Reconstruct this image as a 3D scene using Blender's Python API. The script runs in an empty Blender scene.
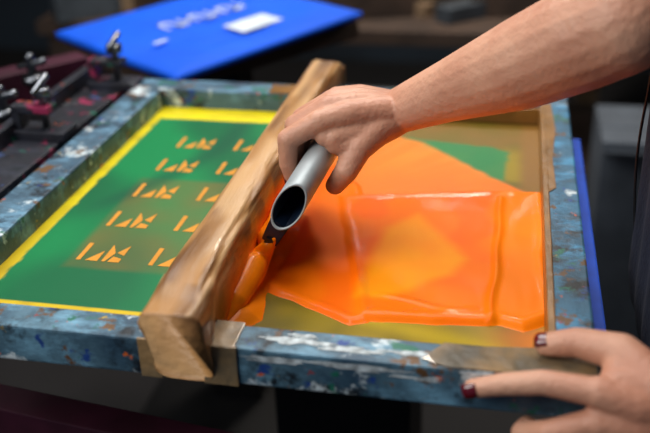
import bpy, bmesh, math, random
from mathutils import Vector, Matrix, noise
random.seed(4)
Z0=0.9
V=Vector
scn=bpy.context.scene
try:
    scn.view_settings.view_transform='Standard'
    scn.view_settings.look='None'
except Exception: pass

def lin(c):
    return tuple(((x/255)/12.92 if x/255<=0.04045 else ((x/255+0.055)/1.055)**2.4) for x in c)
# ------------------------------------------------------------ materials
def newmat(name):
    m=bpy.data.materials.new(name); m.use_nodes=True
    nt=m.node_tree; b=nt.nodes['Principled BSDF']
    return m,nt,b
def mat(name,rgb,rough=.6,metal=0,var=.25,scale=20,bump=.0,bscale=None,coat=0,rgb2=None,sss=0,spec=.5):
    m,nt,b=newmat(name)
    c=lin(rgb); c2=lin(rgb2) if rgb2 else tuple(x*(1-var) for x in c)
    tc=nt.nodes.new('ShaderNodeTexCoord')
    n=nt.nodes.new('ShaderNodeTexNoise'); n.inputs['Scale'].default_value=scale; n.inputs['Detail'].default_value=6
    nt.links.new(tc.outputs['Object'],n.inputs['Vector'])
    r=nt.nodes.new('ShaderNodeValToRGB'); r.color_ramp.elements[0].position=.35; r.color_ramp.elements[1].position=.65
    r.color_ramp.elements[0].color=(*c2,1); r.color_ramp.elements[1].color=(*c,1)
    nt.links.new(n.outputs['Fac'],r.inputs['Fac']); nt.links.new(r.outputs['Color'],b.inputs['Base Color'])
    b.inputs['Roughness'].default_value=rough; b.inputs['Metallic'].default_value=metal
    b.inputs['Coat Weight'].default_value=coat; b.inputs['Specular IOR Level'].default_value=spec
    if sss:
        b.inputs['Subsurface Weight'].default_value=sss; b.inputs['Subsurface Scale'].default_value=.01
        b.inputs['Subsurface Radius'].default_value=(1,.35,.2)
    if bump:
        n2=nt.nodes.new('ShaderNodeTexNoise'); n2.inputs['Scale'].default_value=bscale or scale*4; n2.inputs['Detail'].default_value=8
        nt.links.new(tc.outputs['Object'],n2.inputs['Vector'])
        bp=nt.nodes.new('ShaderNodeBump'); bp.inputs['Strength'].default_value=bump; bp.inputs['Distance'].default_value=.004
        nt.links.new(n2.outputs['Fac'],bp.inputs['Height']); nt.links.new(bp.outputs['Normal'],b.inputs['Normal'])
    return m
def vcmat(name,rough=.4,coat=0,bump=0,bscale=60,stretch=(1,1,1),spec=.5):
    m,nt,b=newmat(name)
    a=nt.nodes.new('ShaderNodeVertexColor'); a.layer_name='Col'
    nt.links.new(a.outputs['Color'],b.inputs['Base Color'])
    b.inputs['Roughness'].default_value=rough; b.inputs['Coat Weight'].default_value=coat
    b.inputs['Coat Roughness'].default_value=.12
    b.inputs['Specular IOR Level'].default_value=spec
    if bump:
        tc=nt.nodes.new('ShaderNodeTexCoord'); mp=nt.nodes.new('ShaderNodeMapping'); mp.inputs['Scale'].default_value=stretch
        n=nt.nodes.new('ShaderNodeTexNoise'); n.inputs['Scale'].default_value=bscale; n.inputs['Detail'].default_value=5
        bp=nt.nodes.new('ShaderNodeBump'); bp.inputs['Strength'].default_value=bump; bp.inputs['Distance'].default_value=.003
        nt.links.new(tc.outputs['Object'],mp.inputs['Vector']); nt.links.new(mp.outputs['Vector'],n.inputs['Vector'])
        nt.links.new(n.outputs['Fac'],bp.inputs['Height']); nt.links.new(bp.outputs['Normal'],b.inputs['Normal'])
    return m
SPL=[((150,44,38),.675,40),((205,95,26),.67,45),((24,104,84),.63,28),((30,66,136),.64,30),((180,150,46),.69,45),((100,70,40),.61,26)]
def paintmat(name,base,base2,scrape=(205,218,222),samt=.62,spl=.65,rough=.5,metal=.1,cols=SPL):
    """worn painted metal with dried ink splashes"""
    m,nt,b=newmat(name); N=nt.nodes; L=nt.links
    tc=N.new('ShaderNodeTexCoord')
    def noi(s,d=6,off=0,vec=None):
        mp=N.new('ShaderNodeMapping'); mp.inputs['Location'].default_value=(off,off*.7,off*.3)
        if vec: mp.inputs['Scale'].default_value=vec
        L.new(tc.outputs['Object'],mp.inputs['Vector'])
        n=N.new('ShaderNodeTexNoise'); n.inputs['Scale'].default_value=s; n.inputs['Detail'].default_value=d; n.inputs['Roughness'].default_value=.65
        L.new(mp.outputs['Vector'],n.inputs['Vector']); return n.outputs['Fac']
    def step(f,a,w=.03):
        r=N.new('ShaderNodeMapRange'); r.inputs['From Min'].default_value=a-w; r.inputs['From Max'].default_value=a+w
        L.new(f,r.inputs['Value']); return r.outputs['Result']
    def mix(f,a,c):
        x=N.new('ShaderNodeMix'); x.data_type='RGBA'; L.new(f,x.inputs['Factor'])
        if isinstance(a,tuple): x.inputs[6].default_value=(*a,1)
        else: L.new(a,x.inputs[6])
        if isinstance(c,tuple): x.inputs[7].default_value=(*c,1)
        else: L.new(c,x.inputs[7])
        return x.outputs[2]
    col=mix(step(noi(14),.5,.12),lin(base),lin(base2))
    col=mix(step(noi(30,7,21,(.5,1,1)),.60,.10),col,lin(tuple(min(255,int(q*1.5)) for q in base)))
    col=mix(step(noi(20,7,3),.58,.05),col,lin((20,28,36)))
    col=mix(step(noi(18,9,7,(1,1,1)),samt,.03),col,lin(scrape))
    for i,(cc,t,s) in enumerate(cols):
        col=mix(step(noi(s,4,11+5*i),t+spl-.63,.025),col,lin(cc))
    L.new(col,b.inputs['Base Color']); b.inputs['Roughness'].default_value=rough; b.inputs['Metallic'].default_value=metal
    bp=N.new('ShaderNodeBump'); bp.inputs['Strength'].default_value=.6; bp.inputs['Distance'].default_value=.0025
    L.new(noi(60,8,2),bp.inputs['Height']); L.new(bp.outputs['Normal'],b.inputs['Normal'])
    return m
M_rail=paintmat('painted_aluminium',(78,110,130),(46,70,90),samt=.63,spl=.64)
M_railF=paintmat('painted_aluminium_worn',(80,114,132),(46,74,94),samt=.59,spl=.64)
M_railR=paintmat('painted_aluminium_teal',(48,106,138),(32,74,98),samt=.66,spl=.64)
M_arm=paintmat('press_steel',(34,36,46),(18,20,28),scrape=(120,125,130),samt=.68,spl=.63,cols=[((150,40,80),.60,22),((180,70,30),.66,40),((24,104,84),.65,28),((60,90,150),.66,30)])
M_blk=mat('black_steel',(12,12,15),.5,.3,.4,12)
M_steel=mat('clamp_steel',(130,135,142),.3,1,.4,30)
M_alu=mat('brushed_aluminium',(176,184,186),.5,.3,.12,40)
M_rubber=mat('blade_rubber',(20,22,26),.5,0,.3,40)
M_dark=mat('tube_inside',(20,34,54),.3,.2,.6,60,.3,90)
M_tape2=mat('amber_tape_dark',(146,102,46),.4,0,.4,20,.5,60,coat=.15)
M_tape3=mat('amber_tape_over_paint',(146,118,80),.4,0,.4,30,.5,70,coat=.2,rgb2=(92,86,72))
M_skin=mat('skin',(212,160,132),.5,0,.0,14,.35,160,rgb2=(188,130,104),sss=.06)
M_nail=mat('nail_polish_dark_red',(96,10,24),.15,0,.1,10,coat=.8)
M_shirt=mat('navy_shirt',(16,24,46),.9,0,.3,30,.3,200)
M_trous=mat('dark_denim',(18,22,34),.9,0,.3,30)
M_shoe=mat('black_shoe',(14,14,15),.5)
M_hair=mat('black_hair',(14,11,10),.4,0,.4,80)
M_blue=mat('blue_nonwoven_fabric',(4,92,234),.7,0,.2,8,.3,300,spec=.3)
M_blue2=mat('blue_fabric_edge',(4,84,220),.7,0,.2,30)
M_white=mat('white_print',(215,228,242),.6)
M_kraft=mat('open_mesh_kraft',(214,146,54),.7,0,.12,60,spec=.2)
M_wood=mat('dark_wood',(72,54,42),.75,0,.5,9,.4,40)
M_wood2=mat('pale_wood',(140,114,86),.75,0,.4,9,.3,40)
M_maroon=mat('maroon_paint',(72,26,46),.5,0,.5,14)
M_floor=mat('concrete_floor',(22,20,22),.8,0,.5,4,.3,30)
M_wall=mat('dark_wall',(40,52,64),.9,0,.5,2,.3,20)
M_card=mat('cardboard',(100,80,60),.85,0,.3,12)
M_grey=mat('grey_tin',(84,92,100),.5,.3,.4,12)
M_pale=mat('pale_carton',(84,92,102),.8,0,.3,12)
M_cord=mat('black_cord',(8,8,9),.5)

# ------------------------------------------------------------ helpers
def link(name,me,mats,parent=None,smooth=True):
    ob=bpy.data.objects.new(name,me); scn.collection.objects.link(ob)
    for m in (mats if isinstance(mats,(list,tuple)) else [mats]): me.materials.append(m)
    if smooth:
        for p in me.polygons: p.use_smooth=True
    if parent: ob.parent=parent
    return ob
def empty(name):
    e=bpy.data.objects.new(name,None); e.empty_display_size=.05; scn.collection.objects.link(e); return e
def bm2ob(bm,name,mats,parent=None,smooth=False):
    bmesh.ops.recalc_face_normals(bm,faces=bm.faces)
    me=bpy.data.meshes.new(name); bm.to_mesh(me); bm.free(); return link(name,me,mats,parent,smooth)
def addbox(bm,lo,hi,rot=0,mi=0,bev=0,tilt=None):
    lo=V(lo);hi=V(hi);c=(lo+hi)/2;s=hi-lo
    t=bmesh.new(); bmesh.ops.create_cube(t,size=1)
    bmesh.ops.scale(t,vec=s,verts=t.verts)
    if bev: bmesh.ops.bevel(t,geom=t.edges[:],offset=bev,segments=2,affect='EDGES',profile=.6)
    R=Matrix.Rotation(rot,4,'Z')
    if tilt is not None: R=R@tilt
    t.transform(Matrix.Translation(c)@R)
    for f in t.faces: f.material_index=mi
    me=bpy.data.meshes.new('t'); t.to_mesh(me); t.free(); bm.from_mesh(me); bpy.data.meshes.remove(me)
def box(name,lo,hi,m,parent=None,rot=0,bev=.002,tilt=None):
    bm=bmesh.new(); addbox(bm,lo,hi,rot,0,bev,tilt); return bm2ob(bm,name,m,parent)
def capsule(bm,p0,p1,r0,r1,n=18,flat0=False,flat1=False,mi=0,flatten=None):
    p0=V(p0);p1=V(p1);d=p1-p0;L=d.length;d=d.normalized()
    up=V((0,0,1)) if abs(d.z)<.9 else V((1,0,0))
    if flatten: up=V(flatten[0])
    u=up-d*up.dot(d); u.normalize(); w=d.cross(u)
    fs=flatten[1] if flatten else 1
    prof=[]
    K=5
    if flat0: prof.append((0,r0))
    else:
        for k in range(K,0,-1):
            a=k*math.pi/2/(K+.3); prof.append((-math.sin(a)*r0,math.cos(a)*r0))
        prof.append((0,r0))
    if flat1: prof.append((L,r1))
    else:
        prof.append((L,r1))
        for k in range(1,K+1):
            a=k*math.pi/2/(K+.3); prof.append((L+math.sin(a)*r1,math.cos(a)*r1))
    rings=[]
    for s,r in prof:
        rings.append([bm.verts.new(p0+d*s+u*(math.cos(2*math.pi*i/n)*r*fs)+w*(math.sin(2*math.pi*i/n)*r)) for i in range(n)])
    for a,b in zip(rings,rings[1:]):
        for i in range(n):
            f=bm.faces.new((a[i],a[(i+1)%n],b[(i+1)%n],b[i])); f.material_index=mi
    f=bm.faces.new(rings[0][::-1]); f.material_index=mi
    f=bm.faces.new(rings[-1]); f.material_index=mi
def chain(bm,pts,rs,**k):
    for i in range(len(pts)-1): capsule(bm,pts[i],pts[i+1],rs[i],rs[i+1],**k)
def organic(bm,name,m,parent,voxel,smooth=6,fac=.5):
    ob=bm2ob(bm,name,m,parent,True)
    r=ob.modifiers.new('r','REMESH'); r.mode='VOXEL'; r.voxel_size=voxel; r.use_smooth_shade=True
    s=ob.modifiers.new('s','SMOOTH'); s.iterations=smooth; s.factor=fac
    return ob
def pip(x,y,P):
    c=False;j=len(P)-1
    for i in range(len(P)):
        xi,yi=P[i];xj,yj=P[j]
        if (yi>y)!=(yj>y) and x<(xj-xi)*(y-yi)/(yj-yi)+xi: c=not c
        j=i
    return c
def sd(x,y,P):
    best=1e9
    for i in range(len(P)):
        ax,ay=P[i];bx,by=P[(i+1)%len(P)]
        dx,dy=bx-ax,by-ay; t=max(0,min(1,((x-ax)*dx+(y-ay)*dy)/(dx*dx+dy*dy+1e-12)))
        q=(x-ax-t*dx)**2+(y-ay-t*dy)**2
        if q<best: best=q
    best=math.sqrt(best); return best if pip(x,y,P) else -best
def sst(a,b,x):
    t=max(0,min(1,(x-a)/(b-a))); return t*t*(3-2*t)
def mx(a,b,t): return tuple(a[i]*(1-t)+b[i]*t for i in range(3))
def nz(x,y,s,o=0): return noise.noise(V((x*s,y*s,o)))
def grid(name,x0,x1,y0,y1,st,fn,mat_,parent,keep=None):
    nx=int(round((x1-x0)/st));ny=int(round((y1-y0)/st))
    vs=[];cs=[]
    for j in range(ny+1):
        for i in range(nx+1):
            x=x0+(x1-x0)*i/nx;y=y0+(y1-y0)*j/ny
            z,c=fn(x,y); vs.append((x,y,z)); cs.append(c)
    fs=[]
    for j in range(ny):
        for i in range(nx):
            a=j*(nx+1)+i; q=(a,a+1,a+nx+2,a+nx+1)
            if keep is None or keep([vs[k] for k in q]): fs.append(q)
    used=sorted({k for f in fs for k in f}); mp={k:n for n,k in enumerate(used)}
    me=bpy.data.meshes.new(name); me.from_pydata([vs[k] for k in used],[],[tuple(mp[k] for k in f) for f in fs])
    ca=me.color_attributes.new('Col','FLOAT_COLOR','POINT')
    for n,k in enumerate(used): ca.data[n].color=(*cs[k],1)
    return link(name,me,mat_,parent)

# ------------------------------------------------------------ printing screen
XL,XR,YF,YB=-.546,.088,.573,1.233
xl,xr,yf,yb=-.500,.055,.607,1.188
MZ=-.028
frame=empty('screen_printing_frame')
def rail(name,lo,hi,m): return box(name,lo,hi,m,frame,bev=.0025)
rail('rail_front',(XL,YF,-.037),(XR,yf,0),M_railF)
rail('rail_back',(XL,yb,-.037),(XR,YB,0),M_rail)
rail('rail_left',(XL,yf,-.037),(xl,yb,.0003),M_rail)
rail('rail_right',(xr,yf,-.037),(XR,yb,.0003),M_railR)
GREEN=lin((0,124,68));GREEN2=lin((0,96,56));YEL=lin((226,208,4));YEL2=lin((206,176,24));OLIVE=lin((146,124,20));OLV2=lin((104,92,20))
BRN=lin((132,94,38));ORG=lin((254,118,0));ORGD=lin((252,98,0));ORGY=lin((255,154,8));TAN=lin((228,132,26))
def fn_left(x,y):
    wob=.0015*nz(x,y,60)
    d=min(x+.486+wob*2, y-.651+wob, 1.141-y+wob)
    g=mx(GREEN,GREEN2,sst(-.3,.3,nz(x,y*.6,9,2)))
    gh=sst(0,.012,min(x+.44,-.29-x,y-.715,.945-y))*(.42+.25*nz(x,y,25,5))
    g=mx(g,lin((120,92,40)),max(0,gh))
    sw=abs(x+.46-.10*math.sin((y-.85)*6)); g=mx(g,lin((0,70,50)),.6*sst(.03,.0,sw)*sst(.8,.9,y))
    e=mx(YEL,YEL2,sst(.9,.65,y))
    e=mx(e,BRN,max(0,.4*nz(x,y,40,3)))
    return MZ,mx(e,g,sst(-.0012,.0012,d))
grid('stencil_mesh',xl-.002,-.25,yf-.002,yb+.002,.0025,fn_left,vcmat('green_emulsion_mesh',.5,0,.12,900,spec=.3),frame)
FAN=[(-.235,.90),(-.235,1.02),(-.150,1.125),(-.10,1.10),(.01,.985),(.05,.95),(.05,.90)]
GRN=[(-.13,1.115),(-.01,1.095),(.012,1.08),(.006,.985),(-.02,1.0)]
def fn_right(x,y):
    n=nz(x,y,22,1)
    c=mx(OLIVE,OLV2,sst(-.3,.4,n))
    c=mx(c,mx(OLV2,BRN,.5+.5*n),sst(1.06,1.11,y))
    c=mx(c,GREEN,sst(-.004,.004,sd(x,y,GRN)+.003*nz(x,y,80))*.9)
    c=mx(c,BRN,sst(.018,.035,x)*sst(.9,1.0,y))
    ang=math.atan2(y-.86,x+.24); rad=math.hypot(x+.24,y-.86); st=noise.noise(V((ang*26,rad*5,3)))
    f=sst(-.002,.004,sd(x,y,FAN)+.003*nz(x,y,50))
    fc=mx(TAN,mx(ORG,OLIVE,.35),sst(-.25,.3,st))
    fc=mx(fc,ORG,sst(.21,.12,y-.86)*.85)
    c=mx(c,fc,f*(.9+.3*min(0,st)))
    h=sst(.60,.64,y)*sst(.70,.665,y)*sst(-.02,.05,x)
    c=mx(c,ORG,h*.5)
    f2=sst(.02,.0,abs((y-.66)+.28*(x+.06)))*sst(-.13,-.11,x)*sst(.05,.02,x)
    c=mx(c,YEL2,.45*f2)
    glint=sst(.006,.0,abs(y-.633+.06*x+.002*nz(x,y,50)))*sst(-.10,-.07,x)*sst(.03,.0,x)
    c=mx(c,lin((225,205,150)),.6*glint)  # whitish reflection along the front strip, painted into the mesh colour
    return MZ,c
grid('mesh_right',-.252,xr+.002,yf-.002,yb+.002,.0025,fn_right,vcmat('olive_mesh',.5,.0,.15,700,spec=.25),frame)
# motif openings
bm=bmesh.new()
def poly(bm,pts,z):
    vs=[bm.verts.new((x,y,z)) for x,y in pts]; bm.faces.new(vs)
for cx in (-.402,-.322):
    for r in range(5):
        cy=1.057-.0760*r
        def T(l): return [(cx+a*.00114,cy+b*.00128) for a,b in l]
        z=MZ+.0004
        poly(bm,T([(-22,-14),(-17.5,-14),(-17.5,14),(-22,14)]),z)
        poly(bm,T([(-13,-14),(-1,-14),(-1,3),]),z)
        poly(bm,T([(3,14),(3,-14),(6,-14),(10.5,0)]),z)
        poly(bm,T([(12,1),(20,14),(20,-3)]),z)
        poly(bm,T([(11,-5),(20,-8),(20,-14),(9,-14)]),z)
bm2ob(bm,'motif_openings',M_kraft,frame)
# tapes
box('tape_inner_right',(.0495,.612,-.0265),(.0562,1.186,.002),M_tape2,frame,bev=.001)
box('tape_inner_back',(-.2,1.181,-.0265),(.05,1.190,-.004),M_tape2,frame,bev=.001)
def strip(name,pts_top,z,m):
    bm=bmesh.new(); a=[bm.verts.new((x,y,z)) for x,y in pts_top]; f=bm.faces.new(a)
    e=bmesh.ops.extrude_face_region(bm,geom=[f]); bmesh.ops.translate(bm,vec=(0,0,-.0008),verts=[v for v in e['geom'] if isinstance(v,bmesh.types.BMVert)])
    return bm2ob(bm,name,m,frame)
strip('tape_top_front',[(-.05,.582),(-.03,.5745),(.02,.5745),(.086,.5745),(.086,.612),(.05,.612),(.0,.6065),(-.034,.6065)],.0014,M_tape3)
strip('tape_back_patch',[(-.335,1.188),(-.285,1.188),(-.288,1.226),(-.338,1.222)],.0012,M_tape2)
strip('tape_top_right',[(.050,.90),(.064,.92),(.062,1.0),(.068,1.1),(.064,1.19),(.050,1.19)],.0014,M_tape2)
bm=bmesh.new()
addbox(bm,(-.232,.5705,-.038),(-.202,.5740,.0015),0,0,.0006)
addbox(bm,(-.232,.5715,-.001),(-.204,.6085,.0018),0,0,.0006)
addbox(bm,(-.289,.5712,-.038),(-.27,.5735,.0012),0,0,.0006)
bm2ob(bm,'tape_wrap_front',M_tape3,frame)
def blob(bm,cx,cy,rx,ry,z,axis='z',seed=0,n=26):
    pts=[]
    for i in range(n):
        t=2*math.pi*i/n; k=1+.9*noise.noise(V((math.cos(t)*2.2,math.sin(t)*2.2,seed)))
        pts.append((math.cos(t)*rx*k,math.sin(t)*ry*k))
    if axis=='z': vs=[bm.verts.new((cx+p,cy+q,z)) for p,q in pts]
    else: vs=[bm.verts.new((cx+p,z,cy+q)) for p,q in pts]
    bm.faces.new(vs)
bm=bmesh.new()
for k,(cx,cy,rx,ry) in enumerate(((-.155,.590,.030,.0045),(-.11,.585,.028,.004),(-.055,.588,.022,.0035),(-.15,.598,.012,.003))):
    blob(bm,cx,cy,rx,ry,.0006,'z',k*3.1)
for k,(cx,cz,rx,rz) in enumerate(((-.17,-.008,.025,.0030),(-.10,-.007,.035,.0028),(-.05,-.012,.018,.0025))):
    blob(bm,cx,cz,rx,rz,YF-.0005,'y',k*5.7+1)
bm2ob(bm,'dried_white_paint',mat('dried_white_paint',(206,218,222),.6,0,.6,120,.4,90),frame)

# ------------------------------------------------------------ tape-wrapped divider board
def yfold(y,X): return y+X*1.2
def board():
    n=44; ys=[.546+i*(1.236-.546)/190 for i in range(191)]
    vs=[];cs=[];fs=[]
    tb=lin((172,126,76));td=lin((106,70,38));tl_=lin((214,174,126))
    for k,y in enumerate(ys):
        front=sst(.625,.560,y)
        xc=-.2525+.003*front; w=.0215+.005*front; top=.05-.02*sst(1.19,1.236,y)-.006*front
        bot=-.0275
        if y<.607: bot=-.04*sst(.607,.56,y)
        if y<.575: bot=-.036
        if y>1.186: bot=0.0003
        h=(top-bot)/2; zc=(top+bot)/2
        for i in range(n):
            a=2*math.pi*i/n; ca,sa=math.cos(a),math.sin(a); p=.36
            X=xc+w*math.copysign(abs(ca)**p,ca); Zz=zc+h*math.copysign(abs(sa)**p,sa)
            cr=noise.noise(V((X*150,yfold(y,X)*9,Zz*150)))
            d=.0026*noise.noise(V((X*25,y*10,Zz*40)))+.0030*abs(cr)
            X+=d*1.2; Zz+=d if Zz>0 else 0
            yy=y+(.55*(-(Zz-.05))*.55 if y<.57 else 0)*(1-(y-.546)/.024)
            vs.append((X,yy,Zz))
            nn=noise.noise(V((X*30,yy*12,Zz*60+4)))
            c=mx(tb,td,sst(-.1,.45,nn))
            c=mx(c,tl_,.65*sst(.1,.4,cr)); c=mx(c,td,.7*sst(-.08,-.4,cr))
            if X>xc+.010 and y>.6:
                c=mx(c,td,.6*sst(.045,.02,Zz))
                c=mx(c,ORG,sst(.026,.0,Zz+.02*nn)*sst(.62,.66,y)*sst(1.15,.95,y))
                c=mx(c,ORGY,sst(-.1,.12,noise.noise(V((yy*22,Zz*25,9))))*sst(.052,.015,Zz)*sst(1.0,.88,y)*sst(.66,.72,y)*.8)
            cs.append(c)
    R=len(ys)
    for k in range(R-1):
        for i in range(n):
            a=k*n+i;b=k*n+(i+1)%n; fs.append((a,a+n,b+n,b))
    fs.append(tuple(range(n))); fs.append(tuple(range((R-1)*n,R*n))[::-1])
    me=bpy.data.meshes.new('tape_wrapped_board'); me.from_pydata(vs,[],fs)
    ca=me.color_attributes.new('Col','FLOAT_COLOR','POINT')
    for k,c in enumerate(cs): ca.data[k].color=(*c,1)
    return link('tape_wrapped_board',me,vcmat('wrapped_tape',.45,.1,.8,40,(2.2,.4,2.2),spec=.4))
board()

# ------------------------------------------------------------ orange ink
SLAB=[(-.186,.919),(-.10,.940),(.0,.957),(.056,.965),(.062,.70),(.03,.677),(.008,.682),(-.05,.674),(-.119,.670),(-.150,.79)]
LEFT=[(-.24,1.0),(-.205,1.01),(-.160,.955),(-.125,.80),(-.108,.70),(-.108,.668),(-.125,.660),(-.17,.684),(-.222,.712),(-.24,.715)]
PUD=[(-.24,.96),(-.214,.93),(-.208,.76),(-.212,.70),(-.204,.655),(-.220,.628),(-.25,.618)]
PAT=[(-.115,.845),(-.085,.882),(-.028,.79),(-.040,.755),(-.095,.708),(-.124,.708)]
def fn_ink(x,y):
    wx=x+.0018*nz(x,y,45,1)+.006*nz(x,y,13,4); wy=y+.0018*nz(x,y,45,8)+.006*nz(x,y,13,9)
    a=sd(wx,wy,SLAB); b=sd(wx,wy,LEFT); p=sd(wx,wy,PUD)
    def body(q,h,w):
        if q<=0: return max(-.0012,q*.9)
        return h*(1-math.exp(-q/w))+h*.38*math.exp(-((q-.009)/.0055)**2)*sst(0,.004,q)
    za=body(a,.0046,.0035); zb=body(b,.0030,.004)
    zp=max(-.0012,.012*(1-math.exp(-max(0,p)/.012)) if p>0 else p)+ (.004*nz(x,y,45,3)*sst(.0,.008,p))
    if a>0:
        za+=.0028*math.exp(-((x-.004-.01*nz(0,y,12))/.004)**2)*sst(.945,.93,y)
        za+=.0014*math.exp(-((y-.705-.02*nz(x,0,14))/.004)**2)*sst(-.12,-.09,x)*sst(.0,-.02,x)
    k=900.; mm=max(za,zb,zp); z=mm+math.log(sum(math.exp(k*(q-mm)) for q in (za,zb,zp)))/k-.0005
    z+= (.0007*nz(x*1.4,y*.8,22,6)+.0003*nz(x*1.0,y*.3,90,2))*sst(0,.012,max(a,b,p))
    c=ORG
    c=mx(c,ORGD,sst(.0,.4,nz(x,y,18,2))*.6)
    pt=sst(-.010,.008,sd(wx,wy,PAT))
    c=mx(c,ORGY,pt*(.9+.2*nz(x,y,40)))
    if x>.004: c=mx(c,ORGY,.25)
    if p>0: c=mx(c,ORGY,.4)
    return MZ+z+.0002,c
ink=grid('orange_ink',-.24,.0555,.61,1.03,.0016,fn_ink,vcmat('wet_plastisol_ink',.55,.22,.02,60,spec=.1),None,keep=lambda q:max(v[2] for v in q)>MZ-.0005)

# ------------------------------------------------------------ squeegee
sq=empty('ink_squeegee')
SL=.150
A=V((-.190,.735,.057)); a=V((.148,.972,.185)).normalized()
b=V((-.043,.0218,-.08)); b=(b-a*b.dot(a)).normalized(); c=a.cross(b)
def P(s,u,w): return A+a*s+b*u+c*w
bm=bmesh.new(); n=40; rb,rc=.0235,.0145
def ring(s,k,off=0): return [bm.verts.new(P(s-.45*(rb*k*math.cos(t)+rb),off+rb*k*math.cos(t),rc*k*math.sin(t))) for t in [2*math.pi*i/n for i in range(n)]]
rs=[ring(.12,.80),ring(.0008,.88),ring(0,.92),ring(0,.98),ring(.001,1),ring(SL,1),ring(SL+.001,.95)]
for q,r in enumerate(zip(rs,rs[1:])):
    for i in range(n):
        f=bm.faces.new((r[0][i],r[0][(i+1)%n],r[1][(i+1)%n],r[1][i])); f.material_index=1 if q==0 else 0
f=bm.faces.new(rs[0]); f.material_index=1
bm.faces.new(rs[-1])
tube=bm2ob(bm,'tube_handle',[M_alu,M_dark],sq,True)
def prism(name,pts,s0,s1,m,nseg=1):
    bm=bmesh.new(); r0=[bm.verts.new(P(s0,u,w)) for u,w in pts]; r1=[bm.verts.new(P(s1,u,w)) for u,w in pts]
    for i in range(len(pts)): bm.faces.new((r0[i],r0[(i+1)%len(pts)],r1[(i+1)%len(pts)],r1[i]))
    bm.faces.new(r0[::-1]); bm.faces.new(r1)
    bmesh.ops.bevel(bm,geom=bm.edges[:],offset=.0008,segments=2,affect='EDGES')
    return bm2ob(bm,name,m,sq)
prism('blade_holder',[(.018,-.010),(.048,-.008),(.048,.008),(.018,.010)],-.018,SL,M_dark)
prism('rubber_blade',[(.04,-.0045),(.086,-.0045),(.089,0),(.086,.0045),(.04,.0045)],-.020,SL,M_rubber)
bm=bmesh.new()
chain(bm,[P(-.018,.052,0),P(-.020,.078,.001),V((-.229,.712,-.008)),V((-.233,.665,-.014)),V((-.237,.640,-.022))],[.006,.0135,.0160,.013,.007])
chain(bm,[P(.0,.062,.004),P(.12,.078,.004)],[.011,.010])
chain(bm,[P(-.016,.038,-.003),P(-.019,.075,-.004)],[.003,.008])
chain(bm,[P(-.015,.042,.006),P(.03,.054,.008),P(.10,.062,.008)],[.002,.008,.007])
M_ink=mat('ink_coating',(255,136,4),.45,0,.08,50,.3,60,coat=.3,spec=.15)
organic(bm,'ink_on_blade',M_ink,sq,.0018,4)

# ------------------------------------------------------------ person
person=empty('print_worker')
bm=bmesh.new()
wr=V((-.103,.855,.108)); el=V((.09,.763,.228)); sh=V((.26,.87,.41))
fdat=[(.066,.0102,0),(.087,.0106,.003),(.106,.0100,.001),(.124,.0088,-.004)]
fingR=[]
for i,(s,r,ex) in enumerate(fdat):
    cc=A+a*s
    mcp=cc+V((.004+ex*.3,.0,.044+ex)); pipj=cc+V((-.0265,-.007,.027+ex)); dip=cc+V((-.0275,-.006,.001)); tip=cc+V((-.0240,-.003,-.018))
    chain(bm,[mcp,pipj,dip,tip],[r*1.15,r*1.04,r*.93,r*.80])
    base=wr+V((-.014,-.018+.012*i,.004-.002*i))
    chain(bm,[base,mcp.lerp(base,.45)+V((0,0,.003)),mcp],[.0170,.0145,r*1.2])
    chain(bm,[base+V((0,0,-.014)),mcp.lerp(base,.4)+V((0,0,-.018)),mcp+V((.006,0,-.014))],[.016,.016,.011])
    fingR.append((mcp,pipj,dip,tip,r))
th=[V((-.124,.828,.098)),V((-.138,.804,.086)),V((-.148,.790,.066)),V((-.160,.792,.049))]
chain(bm,th,[.0190,.0145,.0120,.0098])
chain(bm,[wr+V((-.005,-.010,-.006)),th[0]],[.019,.0190])
chain(bm,[th[0],fingR[0][0]+V((.014,0,-.016))],[.017,.012])
chain(bm,[th[1],fingR[0][0]+V((.016,0,-.022))],[.011,.011])
chain(bm,[wr,wr.lerp(el,.25),wr.lerp(el,.6)+V((0,0,-.002)),wr.lerp(el,.85)+V((0,0,.0)),el,el.lerp(sh,.4),sh],[.0235,.0300,.0420,.0460,.0450,.044,.05])
chain(bm,[wr+V((0,.010,0)),wr.lerp(el,.3)+V((0,.008,0))],[.020,.026])
chain(bm,[wr+V((0,-.008,0)),wr.lerp(el,.3)+V((0,-.006,0))],[.020,.026])
wl=V((.152,.556,-.022)); ell=V((.345,.455,.10)); shl=V((.29,.52,.41))
L4=[ ([(.084,.552,.008),(.044,.559,.007),(.016,.5625,-.001),(-.008,.5635,-.009)],.0098),
     ([(.084,.545,-.015),(.050,.541,-.026),(.032,.552,-.038),(.036,.571,-.046)],.0100),
     ([(.089,.545,-.037),(.060,.541,-.052),(.046,.555,-.062),(.044,.575,-.056)],.0094),
     ([(.096,.549,-.056),(.074,.546,-.070),(.064,.562,-.076),(.060,.580,-.068)],.0084)]
for i,(pts,r) in enumerate(L4):
    pts=[V(p) for p in pts]
    chain(bm,pts,[r*1.15,r*1.0,r*.92,r*.80])
    base=wl+V((-.012,-.002,.018-.011*i))
    chain(bm,[base,pts[0].lerp(base,.5)+V((0,-.002,0)),pts[0]],[.0175,.0165,r*1.3])
    chain(bm,[base+V((0,.010,0)),pts[0]+V((.014,.012,0))],[.0165,.0140])
tl=[V((.126,.562,.010)),V((.102,.588,.020)),V((.070,.600,.018)),V((.047,.602,.0120))]
chain(bm,tl,[.0200,.0155,.0120,.0098])
chain(bm,[wl+V((-.004,.004,.006)),tl[0]],[.021,.0200])
chain(bm,[tl[0],V(L4[0][0][0])+V((.014,.01,0))],[.018,.015])
chain(bm,[tl[1],V(L4[0][0][0])+V((.012,.01,0))],[.012,.012])
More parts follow.
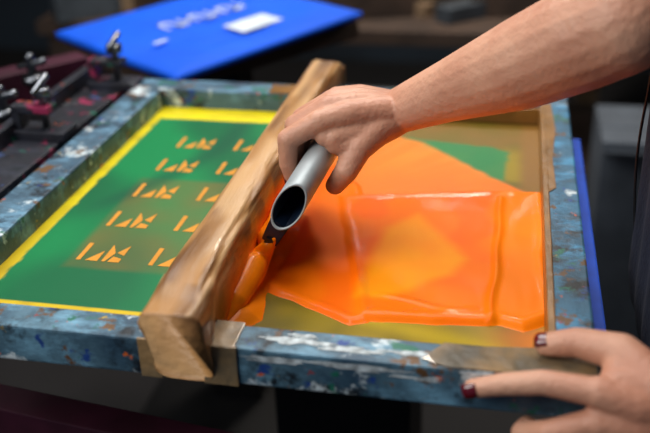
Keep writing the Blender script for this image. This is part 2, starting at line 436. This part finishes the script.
chain(bm,[wl,wl.lerp(ell,.25),wl.lerp(ell,.65),ell,ell.lerp(shl,.5),shl],[.025,.028,.038,.041,.043,.05])
chain(bm,[wl+V((0,0,.012)),wl.lerp(ell,.3)+V((0,0,.008))],[.020,.024])
chain(bm,[wl+V((0,0,-.010)),wl.lerp(ell,.3)+V((0,0,-.008))],[.020,.024])
# neck + head (above the picture)
chain(bm,[(.27,.70,.45),(.22,.70,.56)],[.06,.054])
hc=V((.185,.70,.635))
capsule(bm,hc+V((.02,0,.02)),hc+V((-.005,0,-.045)),.082,.06)
capsule(bm,hc+V((-.055,0,-.01)),hc+V((-.088,0,-.04)),.010,.013)
capsule(bm,hc+V((-.05,0,-.085)),hc+V((-.055,0,-.085)),.022,.02)
capsule(bm,hc+V((-.058,-.022,-.066)),hc+V((-.058,.022,-.066)),.011,.011)
for s in (-1,1):
    capsule(bm,hc+V((.02,s*.082,-.025)),hc+V((.028,s*.086,.01)),.010,.014)
    capsule(bm,hc+V((-.056,s*.045,.022)),hc+V((-.064,s*.018,.02)),.009,.010)
organic(bm,'body_skin',M_skin,person,.0018,5,.5)
bm=bmesh.new()
for s in (-1,1):
    capsule(bm,hc+V((-.0665,s*.030,.004)),hc+V((-.0675,s*.030,.0035)),.010,.010)
bm2ob(bm,'eyes',M_cord,person,True)
def nail(bm,tip,dip,nrm,r,ln=.011):
    d=(V(tip)-V(dip)).normalized(); nrm=V(nrm); nrm=(nrm-d*nrm.dot(d)).normalized(); s=d.cross(nrm)
    rows=[]
    for i in range(8):
        t=i/7; ll=(-.5+t)*ln; wv=r*.78*(1-(.9*abs(t-.5)*1.2)**3)
        row=[]
        for j in range(7):
            q=(j/6-.5)*2
            row.append(bm.verts.new(V(tip)+d*(ll+.002)+s*(q*wv)+nrm*(r*.99*math.sqrt(max(0,1-(q*.72)**2))-.0006*(t-.5)**2+.0004 - (.0022 if t>.8 else 0)*(t-.8)*5)))
        rows.append(row)
    for r0,r1 in zip(rows,rows[1:]):
        for j in range(6): bm.faces.new((r0[j],r0[j+1],r1[j+1],r1[j]))
def solid(ob,t=.0008):
    s=ob.modifiers.new('s','SOLIDIFY'); s.thickness=t; s.offset=0; return ob
bm=bmesh.new()
p=L4[0][0]; nail(bm,p[3],p[2],(0,-1,.35),.0078,.012)
nail(bm,tl[3],tl[2],(0,-.3,1),.0090,.014)
nail(bm,fingR[0][3],fingR[0][2],(-1,-.25,.1),.0084)
solid(bm2ob(bm,'painted_nails',M_nail,person,True))
bm=bmesh.new()
for y in (.62,.68,.74,.80,.86):
    chain(bm,[(.262,y,-.06),(.258,y,.10),(.25,y,.28),(.27,y,.37)],[.120,.118,.112,.085])
capsule(bm,(.28,.54,.40),(.27,.86,.40),.07,.07)
capsule(bm,shl,shl.lerp(ell,.62),.064,.062,flat1=True)
capsule(bm,sh,sh.lerp(el,.76),.062,.058,flat1=True)
capsule(bm,(.275,.70,.40),(.25,.70,.49),.095,.062,flat1=True)
organic(bm,'shirt',M_shirt,person,.006,4,.5)
bm=bmesh.new()
for s,y in ((-1,.66),(1,.82)):
    chain(bm,[(.27,y,-.08),(.27,y-.01*s,-.42),(.28,y-.01*s,-.83)],[.105,.072,.055])
chain(bm,[(.265,.66,-.08),(.265,.82,-.08)],[.115,.115])
organic(bm,'trousers',M_trous,person,.008,4)
bm=bmesh.new()
for y in (.67,.81):
    chain(bm,[(.30,y,-.855),(.21,y,-.86),(.11,y,-.867)],[.045,.042,.033],flatten=((0,0,1),.8))
organic(bm,'shoes',M_shoe,person,.006,3)
bm=bmesh.new()
capsule(bm,hc+V((.035,0,.035)),hc+V((.06,0,-.03)),.09,.075)
chain(bm,[hc+V((.07,0,-.01)),hc+V((.125,0,-.10)),hc+V((.13,0,-.2))],[.05,.035,.02])
organic(bm,'hair',M_hair,person,.005,3)
cu=bpy.data.curves.new('cord','CURVE'); cu.dimensions='3D'; cu.bevel_depth=.0014
sp=cu.splines.new('BEZIER'); cp=[(.16,.76,.42),(.128,.86,.30),(.135,.85,.18),(.138,.875,.05),(.15,.84,-.08)]
sp.bezier_points.add(len(cp)-1)
for q,pp in zip(sp.bezier_points,cp): q.co=pp; q.handle_left_type=q.handle_right_type='AUTO'
cu.materials.append(M_cord); co=bpy.data.objects.new('earphone_cord',cu); scn.collection.objects.link(co); co.parent=person

# ------------------------------------------------------------ press around the frame
press=empty('printing_press')
box('platen',(-.47,.64,-.072),(.096,1.17,-.052),M_blk,press)
box('platen_arm',(-.35,.80,-.13),(-.05,1.45,-.073),M_blk,press)
box('column',(-.30,1.0,-.9),(-.10,1.2,-.13),M_blk,press)
box('hinge_rail',(-.625,.56,-.045),(-.562,1.25,-.004),M_arm,press)
box('hinge_rail_lip',(-.640,.56,-.045),(-.626,1.25,.018),M_arm,press)
box('outrigger',(-.78,1.0,-.085),(-.30,1.06,-.046),M_blk,press)
box('front_bar',(-.95,.69,-.24),(-.16,.73,-.20),M_maroon,press,rot=-.12)
box('leg_front',(-.92,.74,-.9),(-.87,.79,-.20),M_blk,press)
box('cross_bar',(-.95,1.12,-.03),(-.60,1.165,.02),M_maroon,press,rot=.9)
box('cross_leg',(-.84,.99,-.9),(-.79,1.04,-.03),M_blk,press)
def clamp(x,y,s=1):
    e=empty('hinge_clamp')
    bm=bmesh.new()
    addbox(bm,(x-.03,y-.02,-.004),(x+.045,y+.02,.008),0,0,.002)
    addbox(bm,(x-.03,y-.012,.008),(x-.018,y+.012,.035),0,0,.002)
    addbox(bm,(x-.03,y-.012,.030),(x+.025,y+.012,.040),0,0,.002)
    bm2ob(bm,'jaw',M_arm,e)
    bm=bmesh.new()
    capsule(bm,(x+.012,y,.004),(x+.012,y,.065),.005,.005,flat0=True)
    capsule(bm,(x+.012,y,.050),(x+.012,y,.062),.012,.012,flat0=True,flat1=True)
    capsule(bm,(x+.012,y-.018,.062),(x+.012,y+.018,.072),.004,.005)
    bm2ob(bm,'screw',M_steel,e,True)
clamp(-.585,1.20);clamp(-.600,1.0)
bm=bmesh.new()
for (x,y) in ((-.69,1.16),(-.66,1.02)):
    capsule(bm,(x,y,-.046),(x,y,.05),.007,.007,flat0=True)
    capsule(bm,(x,y,.01),(x,y,.022),.016,.016,flat0=True,flat1=True)
    capsule(bm,(x-.02,y,.035),(x+.02,y,.045),.004,.006)
bm2ob(bm,'wing_bolts',M_steel,press,True)

grid_b=bmesh.new(); addbox(grid_b,(-.44,.70,-.0515),(.108,1.185,-.0455),0,0,.002)
bm2ob(grid_b,'blue_bag',M_blue2)
def bag():
    e=empty('blue_bag.001')
    P1,P2,P3=V((-.817,1.478,0)),V((-.502,1.253,0)),V((-.277,1.675,0)); P4=P1+P3-P2
    nx,ny=40,50; vs=[];fs=[]
    for lay in (0,1):
        for j in range(ny+1):
            for i in range(nx+1):
                u,v=i/nx,j/ny
                p=P1.lerp(P2,u).lerp(P4.lerp(P3,u),v)
                e_=min(u,1-u,v,1-v)
                z=.006*noise.noise(V((u*4,v*5,1)))*sst(0,.1,e_)+.003*noise.noise(V((u*14,v*3,5)))*sst(0,.05,e_)
                p.z= (z-.004*sst(.05,0,e_)) if lay else -.016
                vs.append(p)
    o=(nx+1)*(ny+1)
    for j in range(ny):
        for i in range(nx):
            q=j*(nx+1)+i; fs.append((q+o,q+o+1,q+o+nx+2,q+o+nx+1)); fs.append((q,q+nx+1,q+nx+2,q+1))
    rim=[i for i in range(nx+1)]+[j*(nx+1)+nx for j in range(1,ny+1)]+[ny*(nx+1)+i for i in range(nx-1,-1,-1)]+[j*(nx+1) for j in range(ny-1,0,-1)]
    for k in range(len(rim)):
        p,q=rim[k],rim[(k+1)%len(rim)]; fs.append((p,q,q+o,p+o))
    me=bpy.data.meshes.new('fabric'); me.from_pydata([tuple(v) for v in vs],[],fs); link('fabric',me,M_blue,e,True)
    def at(u,v): p=P1.lerp(P2,u).lerp(P4.lerp(P3,u),v); return p
    bm=bmesh.new()
    def quad(u0,v0,u1,v1,z=.005):
        q=[at(u0,v0),at(u1,v0),at(u1,v1),at(u0,v1)]
        vs=[bm.verts.new((p.x,p.y,z)) for p in q]; bm.faces.new(vs)
    quad(.66,.45,.82,.67)
    for k in range(9):
        v=.28+.05*k
        quad(.38,v,.50,v+.012)
        if k%3==0: quad(.38,v,.41,v+.04)
        elif k%3==1: quad(.47,v,.50,v+.04)
        else: quad(.43,v,.45,v+.036)
    quad(.60,.14,.625,.20)
    bm2ob(bm,'printed_label',M_white,e)
bag()
t=empty('press_pallet')
box('top',(-.547-.17,1.577-.22,-.05),(-.547+.17,1.577+.22,-.018),M_wood,t,rot=-.61,bev=.003)
box('pedestal',(-.60,1.53,-.9),(-.49,1.63,-.05),M_blk,t,bev=.003)
box('foot',(-.75,1.40,-.9),(-.34,1.76,-.86),M_blk,t,bev=.003)
w=empty('workbench')
box('top',(-1.3,2.25,-.24),(1.1,2.9,-.20),M_wood,w,bev=.003)
box('shelf',(-1.25,2.3,-.62),(1.05,2.85,-.59),M_wood,w,bev=.003)
for i,(x,y) in enumerate(((-1.25,2.3),(1.05,2.3),(-1.25,2.85),(1.05,2.85))): box('leg_%d'%i,(x-.03,y-.03,-.9),(x+.03,y+.03,-.24),M_wood,w)
bm=bmesh.new()
for k in range(60):
    x=random.uniform(-1.1,.9);y=random.uniform(2.35,2.75);L_=random.uniform(.1,.4);zz=-.20
    hh=random.uniform(.03,.17)
    addbox(bm,(x-L_/2,y-.03,zz+.001),(x+L_/2,y+.03,zz+hh),random.uniform(-.9,.9),random.choice([0,0,0,1,2,3]),.002)
bm2ob(bm,'wood_offcuts',[M_wood,M_card,M_grey,M_wood2])
for nm,lo,hi,m in (('cardboard_box',(.34,1.50,-.9),(.56,1.75,-.5),M_card),('cardboard_box.001',(.22,1.88,-.9),(.42,2.12,-.33),M_pale)):
    bm=bmesh.new(); addbox(bm,lo,hi,0,0,.003); x0,y0,_=lo;x1,y1,z1=hi
    addbox(bm,(x0,y0-.10,z1-.004),(x1,y0,z1),0,0,.001,Matrix.Rotation(-.4,4,'X')); addbox(bm,(x0,(y0+y1)/2-.03,z1),(x1,(y0+y1)/2+.03,z1+.002),0,0)
    bm2ob(bm,nm,m)
s=empty('storage_rack')
for i,(x,y) in enumerate(((.27,3.0),(.33,3.4),(1.5,3.0),(1.5,3.4))): box('post_%d'%i,(x-.025,y-.025,-.9),(x+.025,y+.025,.9),M_wood2,s)
for k,z in enumerate((-.5,0,.5)): box('board_%d'%k,(.27,3.0,z),(1.55,3.4,z+.02),M_wood,s)

# ------------------------------------------------------------ room
def room(name,lo,hi,m):
    bm=bmesh.new(); addbox(bm,lo,hi); return bm2ob(bm,name,m)
room('floor',(-3,-1.5,-1.0),(2.6,4.3,-.9),M_floor)
room('wall_back',(-3,4.2,-.9),(2.6,4.3,1.9),M_wall)
room('wall_left',(-3.1,-1.5,-.9),(-3,4.3,1.9),M_wall)
room('wall_right',(2.6,-1.5,-.9),(2.7,4.3,1.9),M_wall)
room('ceiling',(-3,-1.5,1.9),(2.6,4.3,2.0),M_wall)

# ------------------------------------------------------------ lights
def area(name,loc,target,size,e,col,sy=None):
    l=bpy.data.lights.new(name,'AREA'); l.energy=e; l.size=size; l.color=col
    if sy: l.shape='RECTANGLE'; l.size_y=sy
    o=bpy.data.objects.new(name,l); o.location=loc; scn.collection.objects.link(o)
    o.rotation_euler=(V(target)-V(loc)).to_track_quat('-Z','Y').to_euler(); return o
area('ceiling_lamp',(-.45,1.4,1.6),(-.2,.9,0),1.1,30,(1.0,.98,.96),1.5)
area('window_light',(-1.1,-.1,1.25),(-.15,.85,0),1.2,26,(1.0,.98,.95))
area('back_highlight_strip',(-.15,3.9,1.35),(-.1,.9,0),.5,1.6,(1.0,.97,.92),.05)  # added strip light, out of view, for specular streaks on the wet ink
area('background_fill',(-.1,2.5,1.5),(-.1,2.55,-.2),.3,26,(1.0,.90,.78))  # added fill light, brightens the bench clutter; not a lamp of the workshop
wd=bpy.data.worlds.new('w'); scn.world=wd; wd.use_nodes=True
wd.node_tree.nodes['Background'].inputs[0].default_value=(.35,.5,.8,1); wd.node_tree.nodes['Background'].inputs[1].default_value=.15

# ------------------------------------------------------------ camera
cam=bpy.data.cameras.new('camera'); co=bpy.data.objects.new('camera',cam); scn.collection.objects.link(co); scn.camera=co
r=V((0.9799,0.1977,-0.0268)); d=V((0.0672,-0.4536,-0.8887)); f=V((-0.1879,0.8690,-0.4578))
Mx=Matrix.Identity(4)
for i in range(3): Mx[i][0]=r[i];Mx[i][1]=-d[i];Mx[i][2]=-f[i]
Mx.translation=V((0,0,.43)); co.matrix_world=Mx
cam.sensor_width=36; cam.lens=888/650*36; cam.clip_start=.02
cam.dof.use_dof=True; cam.dof.focus_distance=.87; cam.dof.aperture_fstop=3.0
for o in scn.objects:
    if o.parent is None: o.location.z+=Z0
